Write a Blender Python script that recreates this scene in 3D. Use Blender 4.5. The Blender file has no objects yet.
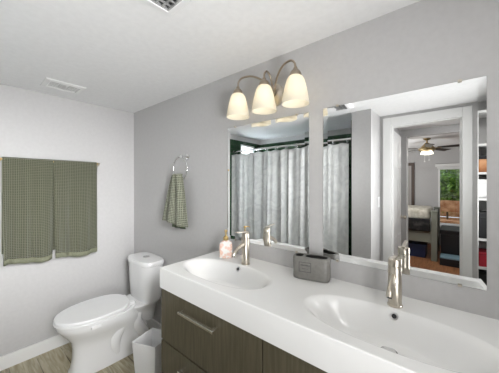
import bpy, bmesh, math, random
from mathutils import Vector, Matrix
random.seed(7)
C = bpy.context.scene.collection
PI = math.pi
FZ = -0.02          # floor level
CH = 2.133          # ceiling level

# ------------------------------------------------------------------ camera
cam_d = bpy.data.cameras.new('camera'); cam = bpy.data.objects.new('camera', cam_d); C.objects.link(cam)
cam.location = (2.622, -1.221, 1.387)
cam.rotation_euler = (PI/2, 0, math.radians(39.87))
cam_d.sensor_width = 36; cam_d.lens = 246/499*36; cam_d.shift_y = -3.5/499
cam_d.clip_start = 0.02
bpy.context.scene.camera = cam
# ------------------------------------------------------------------ world
W = bpy.data.worlds.new('sky'); bpy.context.scene.world = W; W.use_nodes = True
bg = W.node_tree.nodes['Background']; bg.inputs[0].default_value = (0.80, 0.90, 1.0, 1); bg.inputs[1].default_value = 1.3
# ------------------------------------------------------------------ large lights
def area(name, loc, target, sx, sy, power, col=(1, 1, 1), spread=180):
    d = bpy.data.lights.new(name, 'AREA'); d.shape = 'RECTANGLE'; d.size = sx; d.size_y = sy; d.energy = power; d.color = col; d.spread = math.radians(spread)
    o = bpy.data.objects.new(name, d); C.objects.link(o); o.location = loc
    o.rotation_euler = (Vector(target)-Vector(loc)).to_track_quat('-Z', 'Y').to_euler()
    return o
area('ceiling_bounce_fill', (3.34, -1.20, 0.95), (0.9, -0.85, 2.133), 0.5, 0.5, 15.5, (.99, .995, 1), 110)  # unseen fill added to brighten the ceiling from below
area('towel_wall_fill', (3.50, -1.20, 1.90), (0, -0.50, 0.95), 0.6, 0.5, 8.5, (.99, .995, 1), 44)  # added off-view fill aimed at the towel wall, no real fixture
area('curtain_fill', (3.02, -0.16, 1.85), (0.75, -1.5, 1.3), 0.25, 0.4, 3.6, (1, 1, 1), 46)  # unseen fill added to brighten the shower curtain
area('right_end_fill', (3.2, -1.0, 2.12), (3.1, -0.9, 0), 0.4, 0.4, 6.5, (1, .99, .97))  # fill panel added over the right end, no fixture known there
area('bedroom_ceiling_fill', (1.0, -3.7, 1.2), (1.7, -4.0, 2.13), 0.8, 0.8, 24, (1, .99, .98))  # uplight added out of sight to brighten the bedroom ceiling
area('shower_daylight', (-.40, -1.87, 1.5), (1.2, -1.80, 1.3), 0.5, 1.2, 40, (.95, .98, 1))
area('bedroom_fill', (1.2, -3.6, 2.05), (1.8, -4.6, 0.4), 1.2, 1.0, 18, (1, .98, .96))  # added bedroom fill, out of view and standing for no fixture
area('vestibule_fill', (2.90, -2.3, 2.08), (2.4, -2.3, 0), 0.15, 0.5, 9)  # hidden fill added to brighten the vestibule beyond the door
vs = bpy.context.scene.view_settings
vs.view_transform = 'Standard'; vs.look = 'None'; vs.gamma = 1; vs.use_curve_mapping = False; vs.exposure = 0.06
SHADE_W = 2.2
# ------------------------------------------------------------------ materials
def mat(name, col, rough=0.5, metal=0.0, **kw):
    m = bpy.data.materials.new(name); m.use_nodes = True
    b = m.node_tree.nodes['Principled BSDF']
    b.inputs['Base Color'].default_value = (*col, 1); b.inputs['Roughness'].default_value = rough; b.inputs['Metallic'].default_value = metal
    for k, v in kw.items(): b.inputs[k.replace('_', ' ')].default_value = v
    return m
def nd(m, t, **kw):
    n = m.node_tree.nodes.new(t)
    for k, v in kw.items(): setattr(n, k, v)
    return n
def lk(m, a, b): m.node_tree.links.new(a, b)
def noisy(m, c1, c2, scale=(1, 1, 1), ns=5, detail=4, bump=0, lo=.35, hi=.65, coord='Object'):
    tc = nd(m, 'ShaderNodeTexCoord'); mp = nd(m, 'ShaderNodeMapping'); mp.inputs['Scale'].default_value = scale
    n = nd(m, 'ShaderNodeTexNoise'); n.inputs['Scale'].default_value = ns; n.inputs['Detail'].default_value = detail
    r = nd(m, 'ShaderNodeValToRGB'); r.color_ramp.elements[0].color = (*c1, 1); r.color_ramp.elements[1].color = (*c2, 1)
    r.color_ramp.elements[0].position = lo; r.color_ramp.elements[1].position = hi
    lk(m, tc.outputs[coord], mp.inputs[0]); lk(m, mp.outputs[0], n.inputs[0]); lk(m, n.outputs[0], r.inputs[0])
    b = m.node_tree.nodes['Principled BSDF']; lk(m, r.outputs[0], b.inputs['Base Color'])
    if bump:
        bp = nd(m, 'ShaderNodeBump'); bp.inputs['Strength'].default_value = bump; bp.inputs['Distance'].default_value = .01
        lk(m, n.outputs[0], bp.inputs['Height']); lk(m, bp.outputs[0], b.inputs['Normal'])
    return m
WALL = noisy(mat('wall_paint', (.5, .5, .5), .6), (.515, .508, .505), (.535, .528, .525), ns=40, bump=.03)
CEIL = noisy(mat('ceiling_paint', (.8, .8, .8), .8), (.82, .82, .82), (.85, .85, .85), ns=30, bump=.02)
TRIM = mat('trim_paint', (.82, .82, .81), .35)
CERAM = mat('white_ceramic', (.86, .86, .86), .12, Coat_Weight=.3)
STONE = noisy(mat('white_resin', (.8, .8, .8), .2), (.83, .83, .82), (.85, .85, .84), ns=3)
PLAST = mat('white_plastic', (.85, .85, .85), .4)
NICK = noisy(mat('brushed_nickel', (.6, .55, .47), .3, 1.0), (.56, .51, .43), (.66, .61, .53), scale=(60, 60, 2), ns=4)
ARMM = mat('aged_nickel', (.40, .34, .27), .3, 1.0)
SATIN = mat('satin_nickel', (.86, .84, .78), .22, 1.0)
CHROME = mat('chrome', (.8, .8, .8), .08, 1.0)
BRASS = mat('brass', (.62, .45, .2), .3, 1.0)
BRONZE = mat('antique_brass', (.36, .28, .15), .35, 1.0)
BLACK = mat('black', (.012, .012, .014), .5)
DARKIN = mat('dark_inside', (.03, .03, .03), .7)
SILVER = mat('mirror_silver', (.90, .91, .91), 0.0, 1.0)
GLASSEDGE = mat('mirror_back', (.35, .4, .38), .2)
CABW = noisy(mat('dark_wood', (.05, .04, .03), .22), (.082, .072, .047), (.108, .094, .063), scale=(1.2, 1.2, 14), ns=6, detail=6)
CABW.node_tree.nodes['Mapping'].inputs['Scale'].default_value = (16, 16, 1.0)
CERG = noisy(mat('grey_stone', (.22, .215, .2), .45), (.175, .17, .155), (.205, .198, .182), ns=60)
QUILT = noisy(mat('cream_quilt', (.6, .57, .48), .9), (.42, .39, .32), (.66, .63, .55), ns=14)
THROW = noisy(mat('dark_throw', (.03, .03, .035), .9), (.005, .005, .006), (.07, .065, .06), ns=12, lo=.45, hi=.72)
BEDW = mat('grey_green_wood', (.21, .22, .18), .5)
FOLI = noisy(mat('foliage', (.1, .3, .05), .7), (.05, .13, .02), (.34, .55, .10), ns=11)
BRICK = noisy(mat('orange_wood', (.5, .2, .08), .8), (.42, .16, .06), (.75, .42, .22), ns=7)
FROST = bpy.data.materials.new('frosted_glass'); FROST.use_nodes = True
_n = FROST.node_tree; _n.nodes.clear()
_o = _n.nodes.new('ShaderNodeOutputMaterial'); _t = _n.nodes.new('ShaderNodeBsdfTranslucent'); _t.inputs[0].default_value = (.92, .95, .97, 1); _g = _n.nodes.new('ShaderNodeBsdfGlossy'); _g.inputs['Roughness'].default_value = .2; _m = _n.nodes.new('ShaderNodeMixShader'); _m.inputs[0].default_value = .06
_n.links.new(_t.outputs[0], _m.inputs[1]); _n.links.new(_g.outputs[0], _m.inputs[2]); _n.links.new(_m.outputs[0], _o.inputs[0])
CLEAR = bpy.data.materials.new('clear_glass'); CLEAR.use_nodes = True
_n = CLEAR.node_tree; _n.nodes.clear()
_o = _n.nodes.new('ShaderNodeOutputMaterial'); _t = _n.nodes.new('ShaderNodeBsdfTransparent'); _g = _n.nodes.new('ShaderNodeBsdfGlossy'); _m = _n.nodes.new('ShaderNodeMixShader')
_g.inputs['Roughness'].default_value = 0; _m.inputs[0].default_value = .05
_n.links.new(_t.outputs[0], _m.inputs[1]); _n.links.new(_g.outputs[0], _m.inputs[2]); _n.links.new(_m.outputs[0], _o.inputs[0])
# floors of planks
def planks(name, c1, c2, c3, wid, ln, alongx=True):
    m = mat(name, c1, .38)
    tc = nd(m, 'ShaderNodeTexCoord'); mp = nd(m, 'ShaderNodeMapping')
    if not alongx: mp.inputs['Rotation'].default_value = (0, 0, PI/2)
    br = nd(m, 'ShaderNodeTexBrick'); br.offset = .37
    br.inputs['Scale'].default_value = 1; br.inputs['Brick Width'].default_value = ln; br.inputs['Row Height'].default_value = wid
    br.inputs['Mortar Size'].default_value = .0025; br.inputs['Color1'].default_value = (*c1, 1); br.inputs['Color2'].default_value = (*c2, 1); br.inputs['Mortar'].default_value = (c1[0]*.3, c1[1]*.3, c1[2]*.3, 1)
    m2 = nd(m, 'ShaderNodeMapping'); m2.inputs['Scale'].default_value = (2.2, 22, 1) if alongx else (22, 2.2, 1)
    ns = nd(m, 'ShaderNodeTexNoise'); ns.inputs['Scale'].default_value = 2.2; ns.inputs['Detail'].default_value = 6; ns.inputs['Distortion'].default_value = .8
    rp = nd(m, 'ShaderNodeValToRGB'); rp.color_ramp.elements[0].position = .35; rp.color_ramp.elements[1].position = .68
    mx = nd(m, 'ShaderNodeMix', data_type='RGBA')
    mx.inputs[7].default_value = (*c3, 1)
    lk(m, tc.outputs['Object'], mp.inputs[0]); lk(m, mp.outputs[0], br.inputs[0])
    lk(m, tc.outputs['Object'], m2.inputs[0]); lk(m, m2.outputs[0], ns.inputs[0]); lk(m, ns.outputs[0], rp.inputs[0])
    lk(m, rp.outputs[0], mx.inputs[0]); lk(m, br.outputs[0], mx.inputs[6])
    lk(m, mx.outputs[2], m.node_tree.nodes['Principled BSDF'].inputs['Base Color'])
    return m
FLOOR = planks('vinyl_planks', (.15, .115, .06), (.33, .28, .17), (.50, .46, .34), .16, 1.1)
RFLOOR = planks('red_wood_floor', (.20, .07, .03), (.30, .12, .05), (.42, .20, .09), .09, .8, False)
# green tile (brick pattern via object coords, chosen axes)
def tiles(name, axis):
    m = mat(name, (.02, .06, .03), .08)
    tc = nd(m, 'ShaderNodeTexCoord'); sp = nd(m, 'ShaderNodeSeparateXYZ'); cb = nd(m, 'ShaderNodeCombineXYZ')
    lk(m, tc.outputs['Object'], sp.inputs[0]); lk(m, sp.outputs[axis], cb.inputs[0]); lk(m, sp.outputs[2], cb.inputs[1])
    br = nd(m, 'ShaderNodeTexBrick'); br.inputs['Scale'].default_value = 1; br.inputs['Brick Width'].default_value = .2; br.inputs['Row Height'].default_value = .066
    br.inputs['Mortar Size'].default_value = .003; br.inputs['Color1'].default_value = (.010, .033, .015, 1); br.inputs['Color2'].default_value = (.017, .052, .022, 1); br.inputs['Mortar'].default_value = (.05, .07, .05, 1)
    lk(m, cb.outputs[0], br.inputs[0]); lk(m, br.outputs[0], m.node_tree.nodes['Principled BSDF'].inputs['Base Color'])
    bp = nd(m, 'ShaderNodeBump'); bp.inputs['Strength'].default_value = .5; bp.inputs['Distance'].default_value = .003; bp.invert = True
    lk(m, br.outputs['Fac'], bp.inputs['Height']); lk(m, bp.outputs[0], m.node_tree.nodes['Principled BSDF'].inputs['Normal'])
    return m
TILE_Y = tiles('green_tile_side', 1); TILE_X = tiles('green_tile_back', 0)
# waffle fabric: woven grid of ridges, by uv in metres
def waffle(name, ridge, pit, cell, bump=1.0):
    m = mat(name, ridge, .95)
    uv = nd(m, 'ShaderNodeUVMap'); sp = nd(m, 'ShaderNodeSeparateXYZ'); lk(m, uv.outputs[0], sp.inputs[0])
    outs = []
    for i in (0, 1):
        a = nd(m, 'ShaderNodeMath', operation='MULTIPLY'); a.inputs[1].default_value = PI/cell; lk(m, sp.outputs[i], a.inputs[0])
        s = nd(m, 'ShaderNodeMath', operation='SINE'); lk(m, a.outputs[0], s.inputs[0])
        q = nd(m, 'ShaderNodeMath', operation='ABSOLUTE'); lk(m, s.outputs[0], q.inputs[0]); outs.append(q)
    mn = nd(m, 'ShaderNodeMath', operation='MINIMUM'); lk(m, outs[0].outputs[0], mn.inputs[0]); lk(m, outs[1].outputs[0], mn.inputs[1])
    r = nd(m, 'ShaderNodeValToRGB'); r.color_ramp.elements[0].position = .12; r.color_ramp.elements[1].position = .62
    r.color_ramp.elements[0].color = (*ridge, 1); r.color_ramp.elements[1].color = (*pit, 1)  # darker pits: shade in the weave hollows put into the colour
    lk(m, mn.outputs[0], r.inputs[0])
    b = m.node_tree.nodes['Principled BSDF']; lk(m, r.outputs[0], b.inputs['Base Color'])
    b.inputs['Sheen Weight'].default_value = .2
    bp = nd(m, 'ShaderNodeBump'); bp.invert = True; bp.inputs['Strength'].default_value = bump; bp.inputs['Distance'].default_value = .006
    lk(m, mn.outputs[0], bp.inputs['Height']); lk(m, bp.outputs[0], b.inputs['Normal'])
    return m
TOWEL = waffle('green_waffle', (.195, .200, .135), (.085, .088, .052), .0125)
HEM = noisy(mat('green_hem', (.15, .18, .115), .95), (.17, .178, .118), (.205, .21, .145), ns=90)
HTOWEL = waffle('sage_waffle', (.42, .43, .33), (.13, .14, .09), .0135)
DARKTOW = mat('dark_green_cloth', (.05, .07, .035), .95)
# curtain cloth: diffuse + translucent with a marbled weave
CURT = bpy.data.materials.new('curtain_cloth'); CURT.use_nodes = True
_n = CURT.node_tree; _n.nodes.clear()
_o = _n.nodes.new('ShaderNodeOutputMaterial'); _d = _n.nodes.new('ShaderNodeBsdfDiffuse'); _t = _n.nodes.new('ShaderNodeBsdfTranslucent'); _m = _n.nodes.new('ShaderNodeMixShader')
_tc = _n.nodes.new('ShaderNodeTexCoord'); _ns = _n.nodes.new('ShaderNodeTexNoise'); _r = _n.nodes.new('ShaderNodeValToRGB')
_ns.inputs['Scale'].default_value = 7; _ns.inputs['Detail'].default_value = 8; _ns.inputs['Distortion'].default_value = 2.0
_r.color_ramp.elements[0].color = (.72, .73, .73, 1); _r.color_ramp.elements[1].color = (.86, .87, .86, 1); _r.color_ramp.elements[0].position = .35; _r.color_ramp.elements[1].position = .6
_m.inputs[0].default_value = .42
L = _n.links.new
L(_tc.outputs['Object'], _ns.inputs[0]); L(_ns.outputs[0], _r.inputs[0]); L(_r.outputs[0], _d.inputs[0]); L(_r.outputs[0], _t.inputs[0]); L(_d.outputs[0], _m.inputs[1]); L(_t.outputs[0], _m.inputs[2]); L(_m.outputs[0], _o.inputs[0])
# lamp shade: alabaster glass, lit
SHADE = bpy.data.materials.new('alabaster_glass'); SHADE.use_nodes = True
_n = SHADE.node_tree; _n.nodes.clear()
_o = _n.nodes.new('ShaderNodeOutputMaterial'); _d = _n.nodes.new('ShaderNodeBsdfDiffuse'); _t = _n.nodes.new('ShaderNodeBsdfTranslucent'); _m = _n.nodes.new('ShaderNodeMixShader')
_d.inputs[0].default_value = (.86, .83, .75, 1); _t.inputs[0].default_value = (.95, .91, .82, 1); _m.inputs[0].default_value = .5
_n.links.new(_d.outputs[0], _m.inputs[1]); _n.links.new(_t.outputs[0], _m.inputs[2]); _n.links.new(_m.outputs[0], _o.inputs[0])
def emis(name, col, s):
    m = bpy.data.materials.new(name); m.use_nodes = True; m.node_tree.nodes.clear()
    o = m.node_tree.nodes.new('ShaderNodeOutputMaterial'); e = m.node_tree.nodes.new('ShaderNodeEmission'); e.inputs[0].default_value = (*col, 1); e.inputs[1].default_value = s
    m.node_tree.links.new(e.outputs[0], o.inputs[0]); return m
BULB = emis('lit_bulb', (1, .90, .72), 5)
# soap bottle pattern
SOAPM = mat('patterned_bottle', (.8, .5, .4), .25)
_tc = nd(SOAPM, 'ShaderNodeTexCoord'); _v = nd(SOAPM, 'ShaderNodeTexVoronoi'); _v.inputs['Scale'].default_value = 42
_r = nd(SOAPM, 'ShaderNodeValToRGB'); _r.color_ramp.elements[0].color = (.92, .84, .66, 1); _r.color_ramp.elements[1].color = (.86, .83, .80, 1)
_e = _r.color_ramp.elements.new(.30); _e.color = (.82, .52, .42, 1); _e = _r.color_ramp.elements.new(.55); _e.color = (.84, .68, .60, 1); _r.color_ramp.elements[-1].position = .62
lk(SOAPM, _tc.outputs['Object'], _v.inputs[0]); lk(SOAPM, _v.outputs[0], _r.inputs[0]); lk(SOAPM, _r.outputs[0], SOAPM.node_tree.nodes['Principled BSDF'].inputs['Base Color'])

# ------------------------------------------------------------------ mesh helpers
def NB(): return bmesh.new()
def obj(name, bm, m, parent=None, smooth=False, loc=None):
    bmesh.ops.recalc_face_normals(bm, faces=bm.faces)
    me = bpy.data.meshes.new(name); bm.to_mesh(me); bm.free()
    o = bpy.data.objects.new(name, me); C.objects.link(o)
    if m: me.materials.append(m)
    if smooth:
        for p in me.polygons: p.use_smooth = True
        try: me.set_sharp_from_angle(angle=math.radians(40))
        except Exception: pass
    if parent:
        o.parent = parent
        if loc is None: o.matrix_parent_inverse = parent.matrix_basis.inverted()
    if loc is not None: o.location = loc
    return o
def box(bm, x0, x1, y0, y1, z0, z1, bev=0, seg=2, rot=None, about=None):
    r = bmesh.ops.create_cube(bm, size=1); vs_ = r['verts']
    for v in vs_: v.co = Vector(((x0+x1)/2+v.co.x*(x1-x0), (y0+y1)/2+v.co.y*(y1-y0), (z0+z1)/2+v.co.z*(z1-z0)))
    if bev:
        es = list({e for v in vs_ for e in v.link_edges})
        r2 = bmesh.ops.bevel(bm, geom=es, offset=bev, segments=seg, affect='EDGES', profile=.5)
        vs_ = list({v for f in r2['faces'] for v in f.verts} | {v for v in vs_ if v.is_valid})
    if rot is not None:
        bmesh.ops.rotate(bm, verts=vs_, cent=about, matrix=rot)
    return vs_
def bx(*a, **k):
    bm = NB(); box(bm, *a, **k); return bm
def cyl(bm, p0, p1, r0, r1=None, n=24, cap=True):
    r1 = r0 if r1 is None else r1
    p0 = Vector(p0); p1 = Vector(p1); d = p1-p0; q = d.to_track_quat('Z', 'Y').to_matrix().to_4x4()
    bmesh.ops.create_cone(bm, cap_ends=cap, segments=n, radius1=max(r0, 1e-5), radius2=max(r1, 1e-5), depth=d.length, matrix=Matrix.Translation((p0+p1)/2) @ q)
def cy(*a, **k):
    bm = NB(); cyl(bm, *a, **k); return bm
def loft(bm, rings, cap0=True, cap1=True, closed=True):
    rv = [[bm.verts.new(p) for p in r] for r in rings]; n = len(rv[0])
    for a, b in zip(rv, rv[1:]):
        for i in range(n if closed else n-1):
            j = (i+1) % n; bm.faces.new((a[i], a[j], b[j], b[i]))
    if cap0: bm.faces.new(rv[0][::-1])
    if cap1: bm.faces.new(rv[-1])
    return rv
def lathe(bm, prof, c, n=32, cap0=False, cap1=False):
    rings = [[(c[0]+r*math.cos(2*PI*i/n), c[1]+r*math.sin(2*PI*i/n), c[2]+z) for i in range(n)] for r, z in prof]
    loft(bm, rings, cap0, cap1)
def spline(pts, n=8):
    P = [Vector(p) for p in pts]; P = [2*P[0]-P[1]]+P+[2*P[-1]-P[-2]]; out = []
    for i in range(1, len(P)-2):
        for k in range(n):
            t = k/n; a, b, c, d = P[i-1:i+3]
            out.append(.5*((2*b)+(-a+c)*t+(2*a-5*b+4*c-d)*t*t+(-a+3*b-3*c+d)*t**3))
    out.append(P[-2]); return out
def tube(bm, pts, r, n=12, cap=True):
    pts = [Vector(p) for p in pts]; rings = []; up = None
    for i, p in enumerate(pts):
        t = (pts[min(i+1, len(pts)-1)]-pts[max(i-1, 0)]).normalized()
        if up is None: up = t.orthogonal().normalized()
        up = (up-t*up.dot(t)).normalized(); s = t.cross(up)
        rr = r[i] if isinstance(r, (list, tuple)) else r
        rings.append([p+rr*(math.cos(2*PI*k/n)*up+math.sin(2*PI*k/n)*s) for k in range(n)])
    loft(bm, rings, cap, cap)
def thing(name, label, cat, loc=(0, 0, 0), group=None):
    o = bpy.data.objects.new(name, None); C.objects.link(o); o.empty_display_size = .05
    o.location = loc; o['label'] = label; o['category'] = cat
    if group: o['group'] = group
    # matrices of fresh empties are not evaluated yet: location only, so this is exact
    return o
def tag(o, label, cat, group=None):
    o['label'] = label; o['category'] = cat
    if group: o['group'] = group
    return o
def struct(name, bm, m, smooth=False):
    o = obj(name, bm, m, smooth=smooth); o['kind'] = 'structure'; return o
def boxes(name, lst, m):
    bm = NB()
    for a in lst: box(bm, *a)
    return struct(name, bm, m)
def wallgrid(name, m, axis, p0, p1, u0, u1, z0, z1, holes):
    """wall slab with rectangular holes: axis 'x' means slab between x=p0..p1, running along y"""
    us = sorted({u0, u1, *[h[0] for h in holes], *[h[1] for h in holes]}); zs = sorted({z0, z1, *[h[2] for h in holes], *[h[3] for h in holes]})
    bm = NB()
    for a, b in zip(us, us[1:]):
        for c, d in zip(zs, zs[1:]):
            if any(h[0] <= a and b <= h[1] and h[2] <= c and d <= h[3] for h in holes): continue
            if axis == 'x': box(bm, p0, p1, a, b, c, d)
            else: box(bm, a, b, p0, p1, c, d)
    bmesh.ops.remove_doubles(bm, verts=bm.verts, dist=1e-5)
    # drop coincident inner faces
    seen = {}
    for f in list(bm.faces):
        k = tuple(sorted(v.index for v in f.verts)) if False else tuple(sorted((round(v.co.x, 4), round(v.co.y, 4), round(v.co.z, 4)) for v in f.verts))
        seen.setdefault(k, []).append(f)
    kill = [f for fs in seen.values() if len(fs) > 1 for f in fs]
    bmesh.ops.delete(bm, geom=kill, context='FACES')
    return struct(name, bm, m)

# ================================================================== SETTING
XR = 3.55           # right wall of the bathroom
YD = -1.85          # face of the door wall
WY0, WY1, WZ0, WZ1 = -2.04, -1.70, .80, 2.0    # shower window in the left wall
wallgrid('wall_left', WALL, 'x', -.12, 0, -2.34, .12, FZ, CH, [(WY0, WY1, WZ0, WZ1)])
struct('wall_back', bx(0, XR+.1, 0, .12, FZ, CH), WALL)
struct('wall_right', bx(XR, XR+.1, YD-.1, 0, FZ, CH), WALL)
wallgrid('wall_front', WALL, 'y', YD-.1, YD, 1.975, XR, FZ, CH, [(2.085, 2.675, FZ, 2.01)])
struct('wall_partition', bx(1.787, 1.975, -2.32, -1.47, FZ, CH), WALL)
struct('wall_shower', bx(0, 1.787, -2.34, -2.22, FZ, CH), WALL)
boxes('ceiling', [(-.12, 1.975, -2.34, -1.95, CH, CH+.06), (-.12, XR+.1, -1.95, .12, CH, CH+.06)], CEIL)
struct('floor', bx(-.12, XR+.1, -1.95, .12, FZ-.06, FZ), FLOOR)
struct('floor_shower', bx(-.12, 1.975, -2.34, -1.95, FZ-.06, FZ), FLOOR)
# tile
TT = 2.055
wallgrid('wall_tile_left', TILE_Y, 'x', 0, .008, -2.22, -1.40, FZ, TT, [(WY0, WY1, WZ0, WZ1)])
struct('wall_tile_shower', bx(.008, 1.787, -2.22, -2.212, FZ, TT), TILE_X)
struct('wall_tile_partition', bx(1.779, 1.787, -2.212, -1.475, FZ, TT), TILE_Y)
# shower window
bm = NB()
for a in ((-.10, .012, WY0, WY1, WZ0, WZ0+.03), (-.10, .012, WY0, WY1, WZ1-.03, WZ1), (-.10, .012, WY0, WY0+.03, WZ0+.03, WZ1-.03), (-.10, .012, WY1-.03, WY1, WZ0+.03, WZ1-.03), (-.08, -.03, WY0+.03, WY1-.03, 1.40, 1.43)): box(bm, *a)
w1 = struct('window_1', bm, TRIM)
obj('window_pane', bx(-.062, -.056, WY0+.03, WY1-.03, WZ0+.03, WZ1-.03), FROST, w1)
# baseboards
boxes('baseboard_left', [(0, .013, -1.39, 0, FZ, .083)], TRIM)
boxes('baseboard_back', [(.013, 1.345, -.013, 0, FZ, .083), (2.80, XR, -.013, 0, FZ, .083)], TRIM)
boxes('baseboard_front', [(2.745, XR, YD, YD+.013, FZ, .083), (1.787, 1.975, -1.47, -1.457, FZ, .083), (1.975, 1.988, YD, -1.457, FZ, .083)], TRIM)
# door casing, jamb and leaf
bm = NB()
box(bm, 2.008, 2.085, YD, YD+.016, FZ, 2.10, bev=.004); box(bm, 2.675, 2.745, YD, YD+.016, FZ, 2.10, bev=.004); box(bm, 2.085, 2.675, YD, YD+.016, 2.01, 2.10, bev=.004)
box(bm, 2.085, 2.095, YD-.1, YD, FZ, 2.01); box(bm, 2.665, 2.675, YD-.1, YD, FZ, 2.01); box(bm, 2.095, 2.665, YD-.1, YD, 2.0, 2.01)
box(bm, 2.094, 2.104, YD-.06, YD-.035, FZ, 2.0); box(bm, 2.656, 2.666, YD-.06, YD-.035, FZ, 2.0)
struct('trim_1', bm, TRIM)
bm = NB(); LX0, LX1, LY0, LY1 = 2.045, 2.08, -2.55, -1.965
box(bm, LX0, LX1, LY0, LY1, FZ+.01, 1.995, bev=.002)
for (y0, y1) in ((-2.48, -2.29), (-2.22, -2.03)):
    for (z0, z1) in ((.12, .75), (.87, 1.45), (1.57, 1.88)):
        box(bm, LX1-.001, LX1+.006, y0, y1, z0, z1, bev=.005)
d1 = struct('door_1', bm, TRIM)
bm = NB(); cyl(bm, (LX1, -2.49, .95), (LX1+.012, -2.49, .95), .026); cyl(bm, (LX1+.012, -2.49, .95), (LX1+.035, -2.49, .95), .010)
lathe_pts = [(.010, 0), (.024, .008), (.028, .02), (.024, .032), (.010, .038), (.001, .040)]
rings = [[(LX1+.03+z, -2.49+r*math.cos(2*PI*i/20), .95+r*math.sin(2*PI*i/20)) for i in range(20)] for r, z in lathe_pts]; loft(bm, rings)
obj('door_knob', bm, NICK, d1, smooth=True)
for z in (.25, 1.05, 1.80):
    obj('hinge', bx(2.079, 2.092, -1.966, -1.949, z-.045, z+.045), NICK, d1)
# vestibule and bedroom shell
struct('wall_vestibule_left', bx(1.90, 2.02, -2.85, -1.95, FZ, CH), WALL)
struct('wall_vestibule_right', bx(3.0, 3.1, -2.85, -1.95, FZ, CH), WALL)
wallgrid('wall_vestibule_back', WALL, 'y', -2.95, -2.85, -.35, 3.95, FZ, CH, [(2.098, 2.85, FZ, 2.035)])
bm = NB(); box(bm, 2.098, 2.108, -2.955, -2.845, FZ, 2.035); box(bm, 2.84, 2.85, -2.955, -2.845, FZ, 2.035)
struct('trim_2', bm, TRIM)
boxes('ceiling_bedroom', [(1.975, 3.95, -2.34, -1.95, CH, CH+.06), (-.35, 3.95, -5.95, -2.34, CH, CH+.06)], CEIL)
boxes('floor_bedroom', [(1.975, 3.95, -2.34, -1.95, FZ-.06, FZ), (-.35, 3.95, -5.95, -2.34, FZ-.06, FZ)], RFLOOR)
struct('wall_bedroom_left', bx(-.35, -.25, -5.83, -2.95, FZ, CH), WALL)
struct('wall_bedroom_right', bx(3.85, 3.95, -5.83, -2.95, FZ, CH), WALL)
BX0, BX1, BZ0, BZ1 = 2.33, 3.15, .45, 1.72
wallgrid('wall_bedroom_back', WALL, 'y', -5.95, -5.83, -.35, 3.95, FZ, CH, [(BX0, BX1, BZ0, BZ1)])
bm = NB()
for a in ((BX0, BX1, -5.90, -5.815, BZ0, BZ0+.03), (BX0, BX1, -5.90, -5.815, BZ1-.03, BZ1), (BX0, BX0+.03, -5.90, -5.815, BZ0+.03, BZ1-.03), (BX1-.03, BX1, -5.90, -5.815, BZ0+.03, BZ1-.03), (BX0+.38, BX0+.41, -5.88, -5.86, BZ0+.03, BZ1-.03)): box(bm, *a)
box(bm, BX0-.03, BX1+.03, -5.83, -5.70, BZ0-.04, BZ0)
w2 = struct('window_2', bm, TRIM)
obj('window_pane', bx(BX0+.03, BX1-.03, -5.875, -5.870, BZ0+.03, BZ1-.03), CLEAR, w2)

# ================================================================== MIRRORS
def mirror(x0, x1, z0, z1, label):
    cx = (x0+x1)/2
    t = thing('wall_mirror', label, 'mirror', (cx, 0, z0), 'vanity mirrors')
    bm = NB(); b = .024; ya, yb = -.0045, -.0062
    o_ = [(x0, ya, z0), (x1, ya, z0), (x1, ya, z1), (x0, ya, z1)]; i_ = [(x0+b, yb, z0+b), (x1-b, yb, z0+b), (x1-b, yb, z1-b), (x0+b, yb, z1-b)]
    back = [(x0, -.0005, z0), (x1, -.0005, z0), (x1, -.0005, z1), (x0, -.0005, z1)]
    loft(bm, [i_, o_], True, False)
    obj('mirror_glass', bm, SILVER, t)
    bm = NB(); loft(bm, [[(p[0], -.0044, p[2]) for p in o_], back], False, True); obj('mirror_backing', bm, GLASSEDGE, t)
    for fx in (.12, .88):
        for z, s in ((z0, -1), (z1, 1)):
            x = x0+(x1-x0)*fx if (x1-x0) > .3 else x0
            bm = NB(); box(bm, x-.006, x+.006, -.0085, -.0005, z, z+s*.005, bev=.001) if s > 0 else box(bm, x-.006, x+.006, -.0085, -.0005, z-.005, z, bev=.001)
            box(bm, x-.006, x+.006, -.0095, -.0075, min(z-s*.004, z+s*.005), max(z-s*.004, z+s*.005))
            obj('clip', bm, NICK, t)
    return t
mirror(1.407, 2.021, 1.003, 1.766, 'left frameless mirror, hung under the three-shade lamp')
mirror(2.101, 2.709, 1.003, 1.770, 'right frameless mirror, in which the doorway shows')

# ================================================================== VANITY
VX0, VX1, VH, SB = 1.333, 2.79, .907, .794
van = thing('vanity_cabinet', 'dark brown wood double vanity with flat drawers under the white countertop', 'cabinet', (2.06, -.23, FZ))
bm = NB(); box(bm, VX0+.004, VX1-.004, -.445, -.012, .10, SB-.001); box(bm, VX0+.04, VX1-.04, -.40, -.02, FZ, .10)
obj('body', bm, CABW, van); obj('shadow_gap', bx(VX0+.012, VX1-.012, -.4458, -.4452, .112, SB-.004), BLACK, van)
def handle(par, xa, xb, z):
    bm = NB(); box(bm, xa, xb, -.512, -.496, z-.0055, z+.0055, bev=.001); box(bm, xa+.002, xa+.02, -.495, -.466, z-.005, z+.005); box(bm, xb-.02, xb-.002, -.495, -.466, z-.005, z+.005)
    return obj('handle', bm, SATIN, par)
XM = 2.055
for (xa, xb) in ((VX0+.003, XM-.003), (XM+.003, VX1-.003)):
    for (za, zb) in ((.504, SB-.004), (.105, .494)):
        d = obj('drawer', bx(xa, xb, -.466, -.4460, za, zb, bev=.0012), CABW, van)
        hx = xa+(.225 if xa < 1.5 else .245)
        handle(d, hx, hx+.258, zb-.050)
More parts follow.
